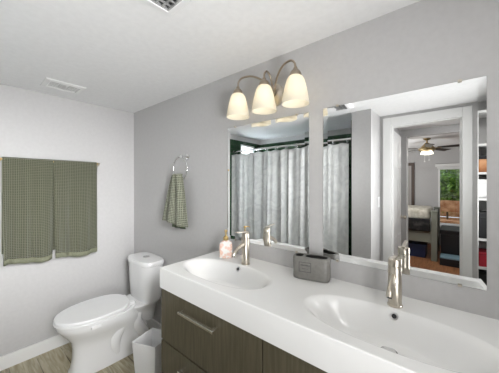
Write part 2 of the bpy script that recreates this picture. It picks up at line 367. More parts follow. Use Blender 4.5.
# countertop with two integrated basins
ct = thing('vanity_countertop', 'white double-basin vanity countertop with a thick front edge', 'countertop', (2.06, -.23, SB))
YF = -.474
def f_basin(x, y):
    best = 2
    for cx in (1.655, 2.447):
        r = (abs((x-cx)/.302)**2.3+abs((y+.285)/.141)**2.3)**(1/2.3)
        best = min(best, r)
    return best
def hgt(x, y):
    r = f_basin(x, y)
    if r >= 1: return VH
    s = min(1, (1-r)/.46); d = s*s*(3-2*s)
    return VH-.104*(d*.94+.06*(1-r))
for cx in (1.655, 2.447):
    bm = NB(); NR, NA = 40, 120; rings = []
    def pt(r, a):
        c, s = math.cos(a), math.sin(a); k = (abs(c/.302)**2.3+abs(s/.141)**2.3)**(-1/2.3)*r
        x, y = cx+k*c, -.285+k*s
        return (x, y, hgt(x, y))
    for i in range(NR): rings.append([pt(1-i/NR, 2*PI*k/NA) for k in range(NA)])
    loft(bm, rings, False, True)
    bs = obj('basin', bm, STONE, ct, smooth=True)
    # overflow ring and drain
    DY = -.264; oy = -.163; oz = hgt(cx, oy); n = Vector((0, -(hgt(cx, oy+.002)-hgt(cx, oy-.002))/.004, 1)).normalized()
    p = Vector((cx, oy, oz))
    bm = NB(); cyl(bm, p-n*.002, p+n*.004, .0135, n=24); obj('overflow_ring', bm, CHROME, bs)
    bm = NB(); cyl(bm, p+n*.0035, p+n*.0045, .0085, n=20); obj('overflow_hole', bm, BLACK, bs)
    dz = hgt(cx, DY)
    bm = NB(); cyl(bm, (cx, DY, dz-.004), (cx, DY, dz+.002), .028, n=32); obj('drain_ring', bm, DARKIN, bs)
    bm = NB(); lathe(bm, [(.023, .003), (.023, .005), (.018, .007), (.004, .0075)], (cx, DY, dz), 28, False, True); obj('drain_plug', bm, CHROME, bs, smooth=True)
# flat top surface as strips around basins + skirt
bm = NB()
XS = [1.655, 2.447]
def ringpts(cx, n=120): 
    out = []
    for k in range(n):
        a = 2*PI*k/n; c, s = math.cos(a), math.sin(a); q = (abs(c/.302)**2.3+abs(s/.141)**2.3)**(-1/2.3); out.append((cx+q*c, -.285+q*s, VH))
    return out
R_ = .004
mid = (XS[0]+XS[1])/2
for cx, xa, xb in ((XS[0], VX0+R_, mid), (XS[1], mid, VX1-R_)):
    ins = ringpts(cx); outp = []
    ya, yb = YF+R_, 0
    for (x, y, z) in ins:
        dx, dy = x-cx, y+.285; ts = []
        if dx > 1e-9: ts.append((xb-cx)/dx)
        if dx < -1e-9: ts.append((xa-cx)/dx)
        if dy > 1e-9: ts.append((yb+.285)/dy)
        if dy < -1e-9: ts.append((ya+.285)/dy)
        t = min(ts); outp.append([cx+dx*t, -.285+dy*t, VH])
    for cxr in (xa, xb):
        for cyr in (ya, yb):
            j = min(range(len(outp)), key=lambda k: (outp[k][0]-cxr)**2+(outp[k][1]-cyr)**2); outp[j] = [cxr, cyr, VH]
    loft(bm, [ins, outp], False, False)
# rounded edge skirt: profile around left, front, right
def path(off): return [(VX0+off, 0), (VX0+off, YF+off), (VX1-off, YF+off), (VX1-off, 0)]
prof = [(R_, VH), (R_*.3, VH-R_*.3), (0, VH-R_), (0, SB), (.02, SB)]
rows = [[bm.verts.new((x, y, z)) for (x, y) in path(o)] for o, z in prof]
for a, b in zip(rows, rows[1:]):
    for i in range(3): bm.faces.new((a[i], a[i+1], b[i+1], b[i]))
bm.faces.new([bm.verts.new(p) for p in ((VX0, 0, SB), (VX1, 0, SB), (VX1, 0, VH), (VX0, 0, VH))])
obj('slab', bm, STONE, ct)

# ================================================================== FAUCETS
def faucet(x, label):
    y = -.113
    t = thing('basin_faucet', label, 'faucet', (x, y, VH), 'nickel basin faucets')
    bm = NB(); lathe(bm, [(.027, 0), (.027, .004), (.0235, .006), (.0235, .150), (.0225, .152)], (x, y, VH+.0005), 32, True, True)
    obj('body', bm, NICK, t, smooth=True)
    bm = NB(); lathe(bm, [(.0215, .152), (.0215, .154), (.0235, .156), (.0235, .180), (.022, .184), (.004, .186)], (x, y, VH+.0005), 32, False, True)
    cap = obj('cap', bm, NICK, t, smooth=True)
    bm = NB(); box(bm, x-.0075, x+.0075, y-.085, y+.018, VH+.187, VH+.193, bev=.002, rot=Matrix.Rotation(math.radians(-6), 3, 'X'), about=(x, y, VH+.187))
    obj('lever', bm, NICK, cap)
    bm = NB(); pts = spline([(x, y-.015, VH+.118), (x, y-.035, VH+.116), (x, y-.068, VH+.103), (x, y-.095, VH+.085), (x, y-.108, VH+.068)], 6)
    tube(bm, pts, .0115, 16); sp = obj('spout', bm, NICK, t, smooth=True)
    bm = NB(); a = pts[-1]; d = (pts[-1]-pts[-2]).normalized(); cyl(bm, a-d*.001, a+d*.0015, .0085, n=16); obj('aerator', bm, DARKIN, sp)
faucet(1.667, 'brushed nickel faucet at the far left basin beside the soap bottle')
faucet(2.441, 'brushed nickel faucet at the near right basin')

# ================================================================== COUNTER ITEMS
sb = thing('soap_bottle', 'coral patterned soap bottle with gold pump beside the far faucet', 'bottle', (1.487, -.1, VH))
rot = Matrix.Rotation(math.radians(35), 3, 'Z')
def se(cx, cy_, a, b, z, n=32, p=4, ang=0):
    out = []
    for k in range(n):
        t = 2*PI*k/n; c, s = math.cos(t), math.sin(t); q = (abs(c/a)**p+abs(s/b)**p)**(-1/p); X, Y = q*c, q*s
        out.append((cx+X*math.cos(ang)-Y*math.sin(ang), cy_+X*math.sin(ang)+Y*math.cos(ang), z))
    return out
A = math.radians(42); sx, sy = 1.487, -.1
bm = NB(); loft(bm, [se(sx, sy, a, b, VH+z, ang=A) for a, b, z in ((.038, .024, .0005), (.041, .027, .004), (.041, .027, .086), (.037, .024, .097), (.020, .018, .108), (.014, .014, .112))])
obj('bottle_body', bm, SOAPM, sb, smooth=True)
bm = NB(); lathe(bm, [(.017, .112), (.018, .115), (.017, .132), (.010, .137), (.0045, .140), (.0045, .165)], (sx, sy, VH), 24, True, True)
pump = obj('pump_collar', bm, BRASS, sb, smooth=True)
bm = NB(); lathe(bm, [(.009, .165), (.010, .167), (.010, .175), (.008, .178)], (sx, sy, VH), 20, True, True)
tube(bm, [(sx, sy, VH+.172), (sx+.012, sy-.014, VH+.174), (sx+.024, sy-.028, VH+.168)], .0035, 8)
obj('pump_nozzle', bm, BRASS, pump, smooth=True)

# toothbrush holder
hx_, hy_, hA = 2.068, -.070, math.radians(13)
hc = thing('toothbrush_holder', 'grey ceramic toothbrush holder with two openings between the basins', 'holder', (hx_, hy_, VH))
def LP(u, v, z): return (hx_+u*math.cos(hA)-v*math.sin(hA), hy_+u*math.sin(hA)+v*math.cos(hA), VH+z)
H = .112; ha, hb = .090, .040
bm = NB()
outer = [se(hx_, hy_, a, b, VH+z, n=64, p=4.5, ang=hA) for a, b, z in ((ha-.006, hb-.006, .0005), (ha-.001, hb-.001, .005), (ha, hb, .012), (ha, hb, H-.004), (ha-.002, hb-.002, H-.001), (ha-.0035, hb-.0035, H))]
rv = loft(bm, outer, True, False)
liners = []; oa, ob = ha-.0035, hb-.0035; DIV = -.036
for (u0, a, b, ua, ub) in ((-.061, .020, .026, -9, DIV), (.024, .054, .029, DIV, 9)):
    ring = []; outp = []
    for k in range(64):
        t = 2*PI*k/64; c, s_ = math.cos(t), math.sin(t); q = (abs(c/a)**3+abs(s_/b)**3)**(-1/3); ring.append((u0+q*c, q*s_))
        lo_, hi_ = 0, .3
        for _ in range(30):
            mm = (lo_+hi_)/2; X, Y = u0+mm*c, mm*s_
            if ua <= X <= ub and abs(X/oa)**4.5+abs(Y/ob)**4.5 <= 1: lo_ = mm
            else: hi_ = mm
        outp.append((u0+lo_*c, lo_*s_))
    loft(bm, [[LP(x, y, .02) for x, y in ring], [LP(x, y, H) for x, y in ring], [LP(x, y, H) for x, y in outp]], True, False)
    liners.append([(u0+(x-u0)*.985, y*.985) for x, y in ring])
hb_o = obj('holder_body', bm, CERG, hc, smooth=True)
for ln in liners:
    bm = NB(); loft(bm, [[LP(x, y, .022) for x, y in ln], [LP(x, y, H-.003) for x, y in ln]], True, False); obj('shade_liner', bm, DARKIN, hc, smooth=True)  # dark liner added: shade inside the openings put into its colour
# printed frame and lettering on the front face
fr = NB()
def strip(u0, u1, z0, z1):
    v = -hb-.0006
    vs_ = [fr.verts.new(LP(*p)) for p in ((u0, v, z0), (u1, v, z0), (u1, v, z1), (u0, v, z1))]; vb = [fr.verts.new(LP(p[0], -hb+.001, p[1])) for p in ((u0, z0), (u1, z0), (u1, z1), (u0, z1))]
    fr.faces.new(vs_); [fr.faces.new((vs_[i], vs_[(i+1) % 4], vb[(i+1) % 4], vb[i])) for i in range(4)]
for (a, b, c, d) in ((-.054, .006, .086, .0885), (-.054, .006, .040, .0425), (-.054, -.0515, .040, .0885), (.0035, .006, .040, .0885)): strip(a, b, c, d)
for i in range(7): strip(-.045+i*.0066, -.0405+i*.0066, .070, .0765)
for i in range(5): strip(-.037+i*.006, -.0335+i*.006, .055, .058)
obj('printed_label', fr, mat('charcoal_print', (.08, .08, .078), .6), hc)

# ================================================================== SCONCE
SX = [1.611, 1.808, 2.004]; SY = -.12; BZ = 1.905
sc = thing('vanity_light', 'nickel wall lamp with three lit frosted bell shades above the left mirror', 'lamp', (1.808, 0, BZ))
bm = NB(); rings = []
for k, (s, y) in enumerate(((1, -.0005), (1, -.008), (.92, -.014), (.6, -.019), (.45, -.024))):
    rings.append([(1.808+.056*s*math.cos(2*PI*i/32), y, BZ+.066*s*math.sin(2*PI*i/32)) for i in range(32)])
loft(bm, rings); cyl(bm, (1.808, -.02, BZ), (1.808, -.05, BZ), .016, .012)
obj('backplate', bm, NICK, sc, smooth=True)
for i, x in enumerate(SX):
    dx = x-1.808
    bm = NB()
    if abs(dx) < .01: pts = [(1.808, -.03, BZ), (1.808, -.045, 1.965), (1.808, -.065, 2.003), (1.808, -.095, 2.016), (1.808, -.117, 1.995), (1.808, -.12, 1.962)]
    else: pts = [(1.808+dx*.04, -.03, BZ), (1.808+dx*.2, -.055, 1.975), (1.808+dx*.5, -.09, 2.015), (1.808+dx*.82, -.115, 2.018), (1.808+dx*.97, -.12, 1.997), (x, SY, 1.962)]
    tube(bm, spline(pts, 8), .0058, 12); obj('arm', bm, ARMM, sc, smooth=True)
    bm = NB(); lathe(bm, [(.007, .045), (.010, .040), (.012, .030), (.023, .022), (.029, .010), (.031, 0), (.031, -.004)], (x, SY, 1.929), 28, True, True)
    obj('socket_cup', bm, ARMM, sc, smooth=True)
    # bell shade, thin double wall open below
    po = [(.029, .0), (.036, -.006), (.044, -.020), (.051, -.044), (.0575, -.070), (.063, -.097), (.067, -.122), (.069, -.140), (.0695, -.142)]
    pi_ = [(r-.0035, z+.0005) for r, z in po[::-1]]
    bm = NB(); lathe(bm, po+pi_, (x, SY, 1.927), 40)
    sh = obj('lamp_shade', bm, SHADE, sc, smooth=True)
    bm = NB(); lathe(bm, [(.010, -.004), (.012, -.03), (.024, -.055), (.029, -.075), (.024, -.095), (.010, -.104), (.001, -.105)], (x, SY, 1.927), 20, True, False)
    bu = obj('light_bulb', bm, BULB, sc, smooth=True)
    ld = bpy.data.lights.new('bulb_light', 'POINT'); ld.energy = SHADE_W; ld.color = (1, .93, .83); ld.shadow_soft_size = .03
    lo = bpy.data.objects.new('bulb_light', ld); C.objects.link(lo); lo.location = (x, SY, 1.85); lo.parent = sc; lo.matrix_parent_inverse = sc.matrix_basis.inverted()

# ================================================================== TOILET
TX = .468
to = thing('toilet', 'white two-piece toilet with closed lid in the corner beside the vanity', 'toilet', (TX, -.4, FZ))
def egg(yb, yf, hw, z, n=64, p=2.1, dx=0, back=2.6):
    # yb back (towards wall), yf front; widest around 45% from back
    yc = yb-(yb-yf)*.46; out = []
    for k in range(n):
        t = 2*PI*k/n; c, s = math.cos(t), math.sin(t)
        if s < 0: q = (abs(c)**p+abs(s)**p)**(-1/p); out.append((TX+dx+q*c*hw, yc+q*s*(yc-yf), z))
        else: q = (abs(c)**back+abs(s)**back)**(-1/back); out.append((TX+dx+q*c*hw, yc+q*s*(yb-yc), z))
    return out
bm = NB()
sec = [(-.08, -.690, .112, FZ, 3.2), (-.08, -.690, .112, .00, 3.2), (-.09, -.678, .102, .02, 3.0), (-.11, -.668, .094, .10, 2.8), (-.12, -.668, .096, .17, 2.6), (-.15, -.680, .114, .225, 2.4), (-.18, -.712, .145, .27, 2.2), (-.20, -.745, .168, .315, 2.1), (-.22, -.766, .178, .345, 2.1), (-.225, -.77, .180, .372, 2.1), (-.23, -.765, .174, .378, 2.1)]
loft(bm, [egg(a, b, w, z, p=pp, back=3.5 if z < .2 else 2.6) for a, b, w, z, pp in sec])
bowl = obj('bowl', bm, CERAM, to, smooth=True)
# rear deck under tank
bm = NB(); loft(bm, [se(TX, -.165, a, b, z, n=48, p=3.5) for a, b, z in ((.075, .12, .18), (.09, .13, .26), (.12, .135, .315), (.150, .142, .345), (.155, .143, .358), (.148, .138, .364))])
obj('deck', bm, CERAM, to, smooth=True)
# trapway bulge on each side
for s in (1, -1):
    bm = NB()
    pts = spline([(TX+s*.055, -.24, .315), (TX+s*.062, -.32, .27), (TX+s*.064, -.385, .20), (TX+s*.062, -.405, .12), (TX+s*.060, -.39, .035)], 8)
    tube(bm, pts, [.055]*16+[.055-.0008*i for i in range(len(pts)-16)], 22)
    pts = spline([(TX+s*.055, -.22, .30), (TX+s*.060, -.235, .22), (TX+s*.060, -.20, .14), (TX+s*.058, -.165, .08), (TX+s*.058, -.15, .035)], 8)
    tube(bm, pts, .052, 22)
    obj('trapway', bm, CERAM, to, smooth=True)
    bm = NB(); lathe(bm, [(.016, 0), (.016, .012), (.010, .020), (.002, .022)], (TX+s*.088, -.30, FZ+.0), 16, True, True); obj('bolt_cap', bm, PLAST, to, smooth=True)
bm = NB(); loft(bm, [egg(-.275, -.775, .183, .379), egg(-.273, -.779, .187, .383), egg(-.273, -.779, .187, .390), egg(-.275, -.775, .184, .3945)])
seat = obj('seat', bm, PLAST, to, smooth=True)
bm = NB(); loft(bm, [egg(-.285, -.772, .181, .3965), egg(-.283, -.777, .186, .400), egg(-.283, -.777, .186, .412), egg(-.286, -.772, .182, .418), egg(-.31, -.74, .155, .4205), egg(-.38, -.64, .07, .422)])
lid = obj('seat_lid', bm, PLAST, to, smooth=True)
for s in (1, -1):
    bm = NB(); box(bm, TX+s*.075-.02, TX+s*.075+.02, -.29, -.255, .372, .400, bev=.006, seg=3); obj('hinge', bm, PLAST, to, smooth=True)
bm = NB(); loft(bm, [se(TX, -.112, a, b, z, n=56, p=3.6) for a, b, z in ((.140, .072, .352), (.162, .086, .362), (.172, .092, .40), (.179, .095, .50), (.184, .098, .60), (.186, .100, .672))])
tank = obj('tank', bm, CERAM, to, smooth=True)
bm = NB(); loft(bm, [se(TX, -.114, a, b, z, n=56, p=3.6) for a, b, z in ((.187, .100, .673), (.195, .106, .677), (.197, .108, .690), (.196, .107, .704), (.190, .101, .714), (.15, .075, .7165))])
tl = obj('tank_lid', bm, CERAM, to, smooth=True)
bm = NB(); lathe(bm, [(.030, .7155), (.030, .720), (.026, .722), (.002, .7225)], (TX+.0, -.105, 0), 28, True, True); obj('flush_button', bm, CHROME, tl, smooth=True)
# small maker plate on the bowl side under the seat
bm = NB(); box(bm, TX+.155, TX+.176, -.60, -.535, .338, .362, bev=.004, seg=2); obj('bumper_plate', bm, PLAST, bowl)

# ================================================================== WASTE BIN
P0 = Vector((.925, -.447)); P1 = Vector((.873, -.271)); P2 = Vector((1.101, -.374)); P3 = P1+P2-P0; cc = (P1+P2)/2
wb = thing('waste_bin', 'open white square waste bin between toilet and vanity', 'bin', (cc.x, cc.y, FZ))
def sq(k, z, r=.0): return [((p-cc)*k+cc).to_3d()+Vector((0, 0, z)) for p in (P0, P2, P3, P1)]
bm = NB(); loft(bm, [sq(.80, FZ+.001), sq(.985, .288), sq(1.0, .289), sq(1.0, .30), sq(.955, .30), sq(.93, .28), sq(.76, FZ+.012)], True, True)
bmesh.ops.bevel(bm, geom=[e for e in bm.edges if len(e.link_faces) == 2], offset=.002, segments=1, affect='EDGES')
obj('bin_body', bm, PLAST, wb)
o = None

# ================================================================== CLOTH HELPERS
def cloth(name, grid, m, parent=None, thick=.006, uv=None, hemrows=None, hemmat=None):
    """grid[i][j] -> point; solidified sheet with uv in metres"""
    bm = NB(); uvl = bm.loops.layers.uv.new('UVMap'); V = [[bm.verts.new(p) for p in r] for r in grid]; nI, nJ = len(V), len(V[0])
    for i in range(nI-1):
        for j in range(nJ-1):
            f = bm.faces.new((V[i][j], V[i][j+1], V[i+1][j+1], V[i+1][j]))
            if hemrows and (i in hemrows): f.material_index = 1
            for lp, (a, b) in zip(f.loops, ((i, j), (i, j+1), (i+1, j+1), (i+1, j))): lp[uvl].uv = uv(a, b)
    me = bpy.data.meshes.new(name); bm.to_mesh(me); bm.free()
    for p in me.polygons: p.use_smooth = True
    me.materials.append(m)
    if hemmat: me.materials.append(hemmat)
    o = bpy.data.objects.new(name, me); C.objects.link(o)
    md = o.modifiers.new('thickness', 'SOLIDIFY'); md.thickness = thick; md.offset = 0
    if parent: o.parent = parent; o.matrix_parent_inverse = parent.matrix_basis.inverted()
    return o

# ================================================================== TOWEL BAR + TOWELS
tb = thing('towel_bar', 'brushed metal towel bar on the left wall holding two towels', 'towel bar', (0, -.69, 1.565))
BRx, BRz = .07, 1.563
obj('bar', cy((BRx, -1.03, BRz), (BRx, -.355, BRz), .008, n=16), BRASS, tb, smooth=True)
for y, m_ in ((-1.022, BRASS), (-.361, NICK)):
    bm = NB(); cyl(bm, (.0005, y, BRz), (.008, y, BRz), .022); cyl(bm, (.008, y, BRz), (BRx, y, BRz), .008); cyl(bm, (BRx, y-.008, BRz), (BRx, y+.008, BRz), .0125)
    obj('bracket', bm, m_, tb, smooth=True)
def hang_towel(y0, y1, zf, zb, label, seed, amp=.012):
    rnd = random.Random(seed); ph = [rnd.uniform(0, 6.28) for _ in range(4)]
    t = thing('bath_towel', label, 'towel', (BRx, (y0+y1)/2, zf), 'towels on the bar')
    nJ = 48; Lf = BRz-zf; Lb = BRz-zb; nf = 40; nb = 26; rr = .013
    rows = []
    for k in range(nf+1): rows.append(('f', 1-k/nf))            # bottom of front -> bar
    for k in range(1, 8): rows.append(('t', k/8))
    for k in range(nb+1): rows.append(('b', k/nb))
    grid = []; dist = []; d = 0
    for kind, s in rows:
        r = []
        for j in range(nJ+1):
            u = j/nJ; 
            if kind == 'f':
                w = s**1.3; y = y0+(y1-y0)*u + w*.008*math.sin(3*u*PI+ph[0])
                drop = Lf*(1+.018*math.sin(5.5*u+ph[3])*1.0)
                fold = w*amp*(math.sin(2*PI*2.2*u+ph[1])+.6*math.sin(2*PI*4.3*u+ph[2]))
                edge = .004*math.cos(2*PI*u)
                r.append((BRx+rr+.002+abs(amp)*1.2*w+fold+edge*w, y, BRz-.0-drop*s))
            elif kind == 't':
                a = PI*s; r.append((BRx+rr*math.cos(a)+.002*math.cos(a), y0+(y1-y0)*u, BRz+rr*math.sin(a)))
            else:
                r.append((BRx-rr-.002-.010*s+.006*s*math.sin(2*PI*2.5*u+ph[2]), y0+(y1-y0)*u, BRz-Lb*s))
        grid.append(r)
    for i in range(len(grid)):
        if i: d += (Vector(grid[i][0])-Vector(grid[i-1][0])).length
        dist.append(d)
    wd = abs(y1-y0)
    hr = {i for i in range(len(grid)-1) if dist[i] < .035 or dist[-1]-dist[i+1] < .03}
    hem = len([i for i in hr if i < 10])
    # hem as its own part: split the front sheet
    uv = lambda a, b: (b/nJ*wd, dist[a])
    o = cloth('towel_body', grid[hem:], TOWEL, t, .008, lambda a, b: uv(a+hem, b))
    cloth('hem', grid[:hem+1], HEM, t, .009, uv)
    return t
hang_towel(-1.00, -.703, .772, .86, 'left green waffle towel on the bar, with the lower hanging hem', 3)
hang_towel(-.698, -.382, .757, .83, 'right green waffle towel on the bar, nearest the room corner', 8)

# ================================================================== TOWEL RING
tr = thing('towel_ring', 'round chrome towel ring on the wall beside the left mirror', 'towel ring', (.947, 0, 1.60))
bm = NB(); cyl(bm, (.947, -.0005, 1.60), (.947, -.008, 1.60), .022); cyl(bm, (.947, -.008, 1.60), (.947, -.055, 1.60), .008); cyl(bm, (.947, -.052, 1.60), (.947, -.066, 1.60), .013)
obj('mount', bm, CHROME, tr, smooth=True)
RC = (.925, -.06, 1.502); RR = .094
bm = NB(); tube(bm, [(RC[0]+RR*math.cos(2*PI*i/48+PI/2), RC[1], RC[2]+RR*math.sin(2*PI*i/48+PI/2)) for i in range(49)], .0045, 10, cap=False); obj('ring', bm, CHROME, tr, smooth=True)
# hand towel
ht = thing('hand_towel', 'small pale sage waffle hand towel hanging through the chrome ring', 'towel', (.89, -.075, 1.08))
zb = RC[2]-.062
def hand(front):
    nI, nJ = 36, 40; grid = []
    for i in range(nI+1):
        s = i/nI; w = .066+(.172-.066)*min(1, s*1.02)**.85; row = []
        for j in range(nJ+1):
            u = j/nJ*2-1; p = 1.0
            f = (.012*(1-s)+.010*s)*math.sin(u*PI*2.5+1.2)
            if front: row.append((.905-.018*s+u*w, -.078-.010*s+f-.012*(1-u*u), zb+.004-s*(.385+.012*math.sin(2*u))))
            else: row.append((.893-.010*s+u*w*.52, -.046+f*.5, zb+.004-s*(.425)))
        grid.append(row)
    return grid
gf, gb = hand(True), hand(False)
# join over ring
topr = []
for k in range(1, 8):
    a = PI*k/8; topr.append([tuple(Vector(p)*(0) + Vector((p[0]*(1-k/8)+q[0]*k/8, (p[1]+q[1])/2+(p[1]-q[1])/2*math.cos(a), zb+.004+.016*math.sin(a)))) for p, q in zip(gf[0], gb[0])])
full = gf[::-1]+topr
dd = [0]
for i in range(1, len(full)): dd.append(dd[-1]+(Vector(full[i][20])-Vector(full[i-1][20])).length)
cloth('towel_front', full, HTOWEL, ht, .006, lambda a, b: (b/40*.30, dd[a]))
dd2 = [i*.43/36 for i in range(37)]
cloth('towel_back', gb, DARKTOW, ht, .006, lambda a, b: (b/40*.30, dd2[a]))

# ================================================================== CEILING VENTS
v1 = thing('ceiling_vent', 'small white ceiling register near the left wall', 'vent', (.305, -.68, CH))
bm = NB(); z1 = CH-.0005
x0, x1, y0, y1 = .20, .41, -.81, -.56
loft(bm, [[(x0, y0, z1), (x1, y0, z1), (x1, y1, z1), (x0, y1, z1)], [(x0+.004, y0+.004, z1-.006), (x1-.004, y0+.004, z1-.006), (x1-.004, y1-.004, z1-.006), (x0+.004, y1-.004, z1-.006)], [(x0+.035, y0+.03, z1-.012), (x1-.035, y0+.03, z1-.012), (x1-.035, y1-.03, z1-.012), (x0+.035, y1-.03, z1-.012)], [(x0+.045, y0+.04, z1-.004), (x1-.045, y0+.04, z1-.004), (x1-.045, y1-.04, z1-.004), (x0+.045, y1-.04, z1-.004)]], False, False)
obj('frame', bm, TRIM, v1)
obj('duct', bx(x0+.045, x1-.045, y0+.04, y1-.04, z1-.003, z1), mat('duct_grey', (.03, .03, .03), .6), v1)
bm = NB()
for k in range(12):
    y = y0+.045+k*(y1-y0-.09)/11
    if abs(k-5.5) < 1: box(bm, x0+.045, x1-.045, y-.011, y+.011, z1-.008, z1-.003)
    else: box(bm, x0+.045, x1-.045, y-.0016, y+.0016, z1-.006, z1-.003)
for k in range(6):
    x = x0+.05+k*(x1-x0-.1)/5; box(bm, x-.0018, x+.0018, y0+.04, y1-.04, z1-.0065, z1-.0035)
obj('louvre_grid', bm, TRIM, v1)
v2 = thing('exhaust_fan', 'square white ceiling exhaust fan cover with a dark grille', 'vent', (1.83, -.79, CH))
x0, x1, y0, y1 = 1.655, 1.985, -.935, -.608
def rr(i, z): return [(x0+i, y0+i, z), (x1-i, y0+i, z), (x1-i, y1-i, z), (x0+i, y1-i, z)]
bm = NB(); loft(bm, [rr(0, z1), rr(.002, z1-.010), rr(.014, z1-.020), rr(.034, z1-.022), rr(.038, z1-.014)], False, False)
obj('frame', bm, PLAST, v2)
obj('housing', bx(x0+.038, x1-.038, y0+.038, y1-.038, z1-.006, z1), mat('fan_dark', (.05, .05, .05), .6), v2)
bm = NB(); n = 9
for k in range(n+1):
    y = y0+.038+k*(y1-y0-.076)/n; box(bm, x0+.038, x1-.038, y-.004, y+.004, z1-.020, z1-.012)
for k in range(n+1):
    x = x0+.038+k*(x1-x0-.076)/n; box(bm, x-.003, x+.003, y0+.038, y1-.038, z1-.019, z1-.013)
obj('grille', bm, noisy(mat('grille', (.5, .5, .5), .5), (.25, .25, .25), (.6, .6, .6), ns=14), v2)
bm = NB(); lathe(bm, [(.045, -.024), (.04, -.012), (.03, -.006)], (1.82, -.77, z1), 24, True, False); obj('motor_cap', bm, PLAST, v2, smooth=True)

# ================================================================== SHOWER CURTAIN
RZ = 1.860; RYc = -1.505
rod = tag(obj('curtain_rod', cy((.0085, RYc, RZ), (1.7785, RYc, RZ), .0125, n=20), CHROME, smooth=True), 'silver rod carrying the shower curtain, seen in the mirrors', 'curtain rod')
cu = thing('shower_curtain', 'pale grey translucent shower curtain in soft folds, reflected in the mirrors', 'curtain', (.88, RYc, .15))
nJ = 440; nI = 30; grid = []
for i in range(nI+1):
    s = i/nI; row = []
    for j in range(nJ+1):
        u = j/nJ; x = .012+1.735*u; g = .30*math.sin(u*9+1)+.2*math.sin(u*23)
        a = (.014+.006*math.sin(u*17))*(.75+.35*s)
        y = RYc+.0+a*math.sin(2*PI*(9*u+g))+.0035*math.sin(2*PI*21*u+s*2)
        x += .012*math.cos(2*PI*(9*u+g))*(.5+.5*s)
        x = min(max(x, .014), 1.755)
        row.append((x, y, RZ-.042-s*1.65-(.006*(1-s)*math.cos(2*PI*12*u))))
    grid.append(row)
cloth('curtain_sheet', grid, CURT, cu, .0006, lambda a, b: (b/nJ, a/nI))
for k in range(12):
    x = .05+k*1.68/11
    bm = NB(); tube(bm, [(x, RYc+.020*math.cos(t), RZ-.018+.034*math.sin(t)) for t in [2*PI*q/20 for q in range(21)]], .002, 8, cap=False)
    obj('hook', bm, CHROME, cu, smooth=True)
# bathtub behind the curtain
bt = thing('bathtub', 'white bathtub behind the shower curtain', 'bathtub', (.89, -1.86, FZ))
bm = NB()
def rrect(x0, x1, y0, y1, z): return [(x0, y0, z), (x1, y0, z), (x1, y1, z), (x0, y1, z)]
loft(bm, [rrect(.012, 1.775, -2.208, -1.58, FZ+.001), rrect(.012, 1.775, -2.208, -1.58, .36), rrect(.07, 1.71, -2.15, -1.64, .36), rrect(.16, 1.60, -2.09, -1.70, .06)])
bmesh.ops.bevel(bm, geom=list(bm.edges), offset=.018, segments=3, affect='EDGES')
obj('tub_shell', bm, CERAM, bt, smooth=True)

# ================================================================== SWITCH on the return wall
sw = thing('light_switch', 'white rocker light switch on the narrow return wall beside the doorway', 'switch', (1.975, -1.86, 1.18))
sy_ = -1.79
obj('plate', bx(1.9752, 1.980, sy_-.036, sy_+.036, 1.12, 1.235, bev=.002), PLAST, sw)
obj('rocker', bx(1.979, 1.984, sy_-.016, sy_+.016, 1.145, 1.21, bev=.002), TRIM, sw)

# ================================================================== BEDROOM THINGS
BY = -4.30
bed = thing('daybed', 'grey-green wooden daybed under a cream quilt, seen through the doorway', 'bed', (1.5, -4.75, FZ))
for (x, y) in ((2.335, BY-.045), (2.335, BY-.95), (.35, BY-.045), (.35, BY-.95)):
    bm = NB(); box(bm, x-.045, x+.045, y-.045, y+.045, FZ, .86, bev=.006); box(bm, x-.055, x+.055, y-.055, y+.055, .86, .885, bev=.006)
    obj('post', bm, BEDW, bed)
obj('side_rail', bx(.39, 2.29, BY-.07, BY-.03, .30, .52, bev=.004), BEDW, bed)
obj('side_rail', bx(.39, 2.29, BY-.97, BY-.93, .30, .52, bev=.004), BEDW, bed)
bm = NB(); box(bm, 2.31, 2.36, BY-.905, BY-.09, .79, .85, bev=.004); box(bm, 2.31, 2.36, BY-.905, BY-.09, .30, .50, bev=.004)
for k in range(5): box(bm, 2.32, 2.35, BY-.22-k*.15, BY-.18-k*.15, .50, .79)
obj('end_panel', bm, BEDW, bed)
bm = NB(); box(bm, .40, 2.285, BY-.925, BY-.075, .44, .68, bev=.04, seg=4); obj('mattress', bm, PLAST, bed, smooth=True)
bm = NB(); box(bm, .42, 2.27, BY-.91, BY-.095, .70, .905, bev=.06, seg=5)
q = tag(obj('quilt', bm, QUILT, smooth=True), 'cream folded quilt lying on top of the daybed', 'quilt')
md = bpy.data.textures.new('quilt_lumps', 'CLOUDS'); md.noise_scale = .12
sm = q.modifiers.new('sub', 'SUBSURF'); sm.levels = 2; sm.render_levels = 2; sm.subdivision_type = 'SIMPLE'
dm = q.modifiers.new('lumps', 'DISPLACE'); dm.texture = md; dm.strength = .02; dm.mid_level = .5
bm = NB(); box(bm, 1.2, 2.275, BY-.025, BY+.03, .50, .735, bev=.025, seg=4)
tag(obj('fur_throw', bm, THROW, smooth=True), 'dark mottled throw hanging over the side of the daybed', 'throw')
st = thing('storage_box', 'blue plastic storage box on the floor under the daybed', 'box', (1.95, -4.75, FZ))
BLUE = mat('blue_plastic', (.012, .025, .08), .4)
obj('box_body', bx(1.6, 2.2, BY-.55, BY-.14, FZ, .20, bev=.01), BLUE, st); obj('box_lid', bx(1.59, 2.21, BY-.56, BY-.13, .20, .225, bev=.006), mat('blue_lid', (.02, .045, .12), .4), st)
tk = thing('black_chest', 'black lidded chest on the floor under the bedroom window', 'chest', (2.72, -5.0, FZ))
obj('chest_body', bx(2.42, 3.05, -5.10, -4.45, FZ, .46, bev=.012), BLACK, tk); obj('chest_lid', bx(2.41, 3.06, -5.11, -4.44, .46, .54, bev=.015), BLACK, tk); obj('latch', bx(2.70, 2.75, -4.445, -4.43, .42, .49, bev=.003), NICK, tk)
lb = thing('floor_case', 'flat black case with pale blue lid on the floor before the black chest', 'case', (2.6, -4.3, FZ))
